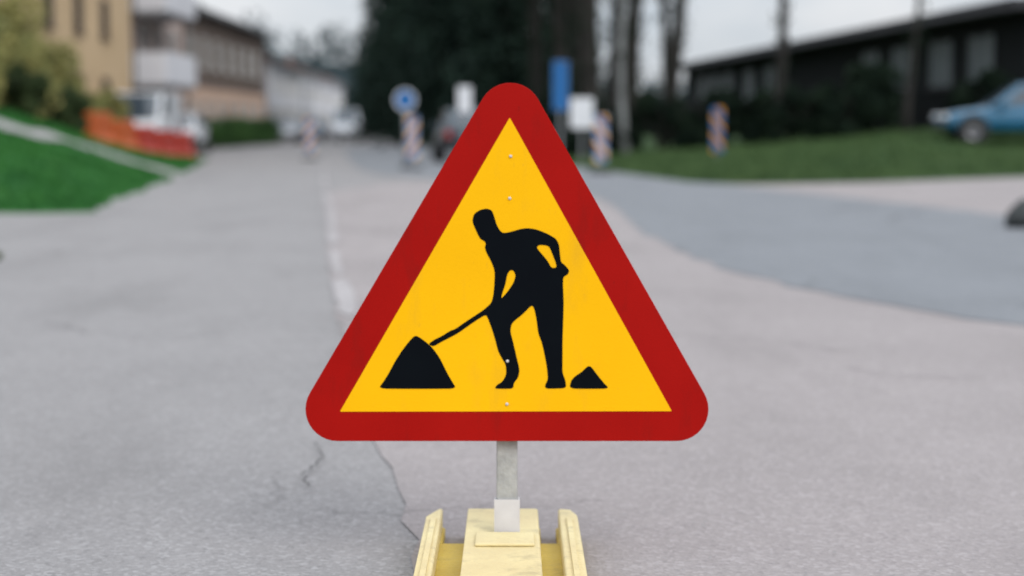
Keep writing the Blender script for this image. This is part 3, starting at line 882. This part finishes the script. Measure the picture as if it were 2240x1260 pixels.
def car(name, label, loc, rz, paint, van=False, group=None):
    root = thing(name, label, 'van' if van else 'car', loc, rz, group)
    if van:
        S = [(-2.35, .80, .45, 1.0), (-2.33, .92, .34, 1.15), (-1.2, .95, .28, 1.15), (1.0, .95, .28, 1.15), (1.75, .92, .28, 1.08), (2.25, .84, .32, .92), (2.42, .70, .42, .78)]
        cab = [(-2.31, .90, .85, 2.05), (1.0, .90, .85, 2.05), (1.85, .88, .78, 1.12)]
        zt, wt = 2.05, .82; x0, x1, xf, xr = -2.30, .75, 1.72, -2.33
        zb = 1.12
    else:
        S = [(-2.05, .66, .42, .82), (-1.98, .78, .34, .94), (-1.3, .85, .26, .95), (.2, .87, .24, .93), (1.1, .86, .24, .88), (1.75, .80, .26, .76), (2.05, .62, .36, .64)]
        zt, wt = 1.44, .60; x0, x1, xf, xr = -1.45, .15, .95, -1.95
        zb = .92
    rings = []
    for x, w, z0, z1 in S:
        rings.append([(x, -w * .8, z0), (x, -w, z0 + .13), (x, -w, (z0 + z1) / 2), (x, -w * .96, z1 - .06), (x, -w * .8, z1), (x, w * .8, z1), (x, w * .96, z1 - .06), (x, w, (z0 + z1) / 2), (x, w, z0 + .13), (x, w * .8, z0)])
    loft(rings).build('body', paint, root, smooth=True, sub=1)
    wb = .90 if van else .80
    g = [(xr, -wb, zb - .05), (xf, -wb, zb - .08), (xf, wb, zb - .08), (xr, wb, zb - .05), (x0, -wt, zt), (x1, -wt, zt), (x1, wt, zt), (x0, wt, zt)]
    MB().add(g, [(4, 5, 6, 7), (0, 1, 5, 4), (1, 2, 6, 5), (2, 3, 7, 6), (3, 0, 4, 7), (0, 3, 2, 1)]).build('cabin', paint, root, smooth=False, bevel=.05)
    def quad(nm, P0, P1, P2, P3, u0, u1, v0, v1, off):
        P = [Vector(p) for p in (P0, P1, P2, P3)]
        nrm = (P[1] - P[0]).cross(P[3] - P[0]).normalized()
        def at(u, v): return (P[0].lerp(P[1], u)).lerp(P[3].lerp(P[2], u), v)
        q = [at(u0, v0), at(u1, v0), at(u1, v1), at(u0, v1)]
        MB().add([p + nrm * off for p in q] + [p - nrm * .02 for p in q], [(0, 1, 2, 3), (0, 4, 5, 1), (1, 5, 6, 2), (2, 6, 7, 3), (3, 7, 4, 0)]).build(nm, M['car_glass'], root)
    quad('windscreen', g[1], g[2], g[6], g[5], .07, .93, .14, .93, .012)
    quad('rear_window', g[3], g[0], g[4], g[7], .1, .9, .2 if not van else .55, .9, .012)
    for (u0, u1) in (((.07, .46), (.50, .9)) if not van else ((.72, .93),)):
        quad('side_window', g[0], g[1], g[5], g[4], u0, u1, .16 if not van else .3, .9, .012)
        quad('side_window', g[2], g[3], g[7], g[6], 1 - u1, 1 - u0, .16 if not van else .3, .9, .012)
    ty, rm_ = wheel_meshes()
    ws = 1.38 if van else 1.27
    for sx in (-ws, ws):
        for sy in (-1, 1):
            w = link('wheel', ty, root, (sx, sy * (.875 if van else .785), .325))
            link('rim', rm_, w)
            MB().lathe([(.0, 0), (.37, 0), (.37, .012), (0, .012)], 20, 'Y', (sx, sy * (.935 if van else .846) - .006, .345)).build('wheel_arch', M['bumper'], root)
    f_, r_ = (2.40, -2.36) if van else (2.0, -2.05)
    hw = .66 if van else .60
    for sy in (-1, 1):
        MB().box(f_ - .14, f_ + .005, sy * hw - .15, sy * hw + .15, .58, .72).build('headlight', M['lamp_clear'], root, bevel=.02)
        MB().box(r_ - .012, r_ + .12, sy * (hw + (.12 if van else .04)) - .09, sy * (hw + (.12 if van else .04)) + .09, .66, .88 if not van else 1.05).build('tail_light', M['lamp_red'], root, bevel=.015)
        MB().box(xf - .42, xf - .28, sy * (wb + .10) - .09, sy * (wb + .10) + .09, zb - .02, zb + .12).build('wing_mirror', paint, root, bevel=.03)
    MB().box(r_ - .05, r_ + .10, -.74, .74, .36, .54).build('bumper', M['bumper'], root, bevel=.03)
    MB().box(f_ - .10, f_ + .05, -.66, .66, .34, .50).build('bumper', M['bumper'], root, bevel=.03)
    MB().box(r_ - .030, r_ - .005, -.26, .26, .60, .71).build('number_plate', M['white'], root)
    return root
car('parked_car', 'dark teal car parked behind the road works sign, seen from the rear', (-1.25, 49.5, .01), R(96), M['car_dark'])
car('parked_car', 'bright blue car on top of the grass verge at the right edge', (12.3, 43.2, right_h(12.3, 43.2) + .02), R(180 - 4), M['car_blue'])
LC = 'vehicles parked along the left side of the street'
car('parked_van', 'white van parked behind the red and orange barriers', (-11.9, 57.5, .01), R(-90), M['car_white'], True, LC)
car('parked_car', 'white car parked right behind the white van, before the pinkish house', (-12.0, 64.2, .01), R(-90), M['car_white'], False, LC)
car('parked_car', 'silver car parked beyond the clipped hedge', (-12.9, 103.0, .01), R(-90), M['car_silver'], False, LC)
car('parked_car', 'blue car parked down the street before the white house', (-12.7, 112.0, .01), R(-88), M['car_blue'], False, LC)
car('parked_car', 'silver car farthest down the street, in front of the far white house', (-15.6, 136.0, .01), R(-84), M['car_silver'], False, LC)
car('parked_van', 'white van far down the street beside the spruces', (-10.9, 117.0, .01), R(-84), M['car_white'], True)

# ------------------------------------------------------------------ street furniture
def marker(label, x, y, rz, flip=1, panel='white'):
    root = thing('marker_board', label, 'marker board', (x, y, max(0.009, right_h(x, y) if x > 1.9 and y > 33 else .009)), rz, 'striped marker boards at the road works')
    MB().prism([rounded_tri([(-.16, -.1), (.16, -.1), (0, .1)], .08, 4)], .0, .07, xy).build('rubber_foot', M['rubber'], root, bevel=.01)
    MB().box(-.018, .018, .016, .05, .05, 1.2).build('post', M['pole'], root)
    w, z0, z1 = .14, .22, 1.22
    MB().box(-w, w, -.012, .0145, z0, z1).build('panel', M[panel], root, bevel=.003)
    k = 0
    n = 7
    st = (z1 - z0 + .28) / n
    wide = (.62, .98)
    for i in range(n):
        lo = z0 - .28 + i * st
        # diagonal band clipped to the panel
        a = [(-w + .008, lo if flip > 0 else lo + .28), (w - .008, lo + .28 if flip > 0 else lo), (w - .008, (lo + .28 if flip > 0 else lo) + st * wide[i % 2]), (-w + .008, (lo if flip > 0 else lo + .28) + st * wide[i % 2])]
        for axis_z, sgn in ((z0 + .008, 1), (z1 - .008, -1)):
            out = []
            for j in range(len(a)):
                p, q = a[j], a[(j + 1) % len(a)]
                ip, iq = sgn * (p[1] - axis_z) >= 0, sgn * (q[1] - axis_z) >= 0
                if ip: out.append(p)
                if ip != iq:
                    t = (axis_z - p[1]) / (q[1] - p[1]); out.append((p[0] + (q[0] - p[0]) * t, axis_z))
            a = out
            if len(a) < 3: break
        if len(a) < 3: continue
        MB().prism([a], -.0150, -.0125, lambda u, v, d: (u, d, v)).build('stripe', M['blue'] if i % 2 else M['orange'], root)
    return root
marker('blue and orange striped marker board left of the sign tip, below the round blue sign', -2.3, 41.2, R(3), 1)
marker('blue and orange striped marker board right of the sign, at the verge corner', 1.85, 37.2, R(-3), -1)
marker('pale striped marker board alone on the open road at left', -5.95, 52.5, R(5), 1)
marker('dark striped marker board standing in the verge grass', 4.55, 39.5, R(-6), -1, 'dark_panel')

def round_sign(name, label, x, y, h, m, r, group=None):
    root = thing(name, label, 'road sign', (x, y, max(.009, right_h(x, y) if x > -2 else .009)), R(2))
    MB().tube([(0, 0, -.02), (0, 0, h)], .03, 10).build('pole', M['pole'], root, smooth=True)
    MB().lathe([(.16, 0), (.17, .02), (.06, .07), (.035, .10)], 16).build('pole_foot', M['rubber'], root, smooth=True)
    MB().lathe([(0, -.055), (r, -.055), (r, -.035), (0, -.035)], 28, 'Y', (0, 0, h - r)).build('disc', m, root)
    MB().lathe([(r - .035, -.058), (r + .004, -.058), (r + .004, -.05), (r - .035, -.05)], 28, 'Y', (0, 0, h - r)).build('rim', M['white'], root)
    return root
round_sign('blue_disc_sign', 'round blue road sign with a white rim on a pole, above the left marker board', -2.52, 42.2, 1.85, M['blue'], .25)
def board_sign(name, label, x, y, w, z0, z1, m, z=None):
    root = thing(name, label, 'sign', (x, y, max(.009, right_h(x, y)) - .01), 0)
    MB().box(-.03, .03, .0, .05, -.05, z1 - .05).build('post', M['pole'], root)
    MB().box(-w / 2, w / 2, -.025, -.001, z0, z1).build('panel', m, root, bevel=.006)
    MB().box(-w / 2 - .012, w / 2 + .012, -.0005, .012, z0 - .012, z1 + .012).build('frame', M['pole'], root)
    return root
board_sign('blue_panel_sign', 'upright blue rectangular sign on a pole, right of the sign tip', 1.10, 40.5, .34, 1.35, 2.45, M['blue'])
board_sign('white_panel_sign', 'white rectangular board between the blue sign and the right marker board', 1.72, 44.0, .56, .92, 1.66, M['white'])
board_sign('white_panel_sign', 'pale narrow board left of the sign tip, beside the dark teal car', -1.22, 46.0, .34, 1.35, 2.0, M['white'])

# plastic barriers on the terrace edge
bprof = [(-.24, 0), (.24, 0), (.24, .12), (.12, .24), (.09, .80), (-.09, .80), (-.12, .24), (-.24, .12)]
BL = ['orange plastic barrier nearest the dark bushes', 'orange plastic barrier second from the bushes', 'red plastic barrier in the middle of the row', 'red plastic barrier before the white van', 'red plastic barrier at the far end of the row']
bm_o = bm_r = None
for i in range(5):
    y = 43.4 + i * 2.45; x = -10.05 + .06 * i
    lab = BL[i]
    t = thing('plastic_barrier', lab, 'barrier', (x, y, max(left_h(x, y), left_h(x + .2, y)) - .04), R(90), 'plastic barriers on the bank')
    t.rotation_euler = (0, 0, R(90))
    m = M['barrier_orange'] if i < 2 else M['barrier_red']
    MB().prism([bprof], -1.05, 1.05, lambda u, v, d: (d, u, v)).build('shell', m, t, bevel=.03)
    MB().tube([(1.07, 0, .03), (1.07, 0, .72)], .05, 10).build('coupling', m, t, smooth=True)

# dark stone at the right edge
rng = np.random.default_rng(9)
mb = MB(); n1, n2 = 10, 16
for i in range(n1 + 1):
    for j in range(n2):
        th, ph = PI * i / n1, 2 * PI * j / n2
        k = 1 + .13 * math.sin(3 * ph + 2 * th) + .08 * math.cos(5 * ph - th) + .05 * rng.normal()
        if i in (0, n1): k = 1
        mb.v.append((.27 * k * math.sin(th) * math.cos(ph), .24 * k * math.sin(th) * math.sin(ph), max(.17 * k * math.cos(th), -.09) + .09))
mb.f = [(i * n2 + j, (i + 1) * n2 + j, (i + 1) * n2 + (j + 1) % n2, i * n2 + (j + 1) % n2) for i in range(n1) for j in range(n2)]
st = mb.build('boulder', M['stone'], smooth=True)
st.location = (5.1, 17.4, .006)
tag(st, 'dark stone lying on the asphalt at the right edge', 'stone')

# loose grit on the near road
rng = np.random.default_rng(31)
n = 2600
y = 3.3 + 12 * rng.uniform(size=n) ** 1.6
p = np.c_[rng.uniform(-.42, .42, n) * y, y, np.full(n, .0095)]
tet = np.array([(1, 0, 0), (-.5, .87, 0), (-.5, -.87, 0), (0, 0, .9)])
sz = rng.uniform(.0015, .005, n)
a = rng.uniform(0, 6.28, n)
ca, sa = np.cos(a)[:, None], np.sin(a)[:, None]
tv = np.stack([tet[None, :, 0] * ca - tet[None, :, 1] * sa, tet[None, :, 0] * sa + tet[None, :, 1] * ca, np.repeat(tet[None, :, 2], n, 0)], 2)
v = (p[:, None, :] + tv * sz[:, None, None]).reshape(-1, 3)
f = (np.array([(0, 1, 3), (1, 2, 3), (2, 0, 3)])[None] + 4 * np.arange(n)[:, None, None]).reshape(-1, 3)
tag(link('road_grit', np_mesh('road_grit', v, f, M['path'])), 'loose grit scattered over the near road surface', 'grit', kind='stuff')
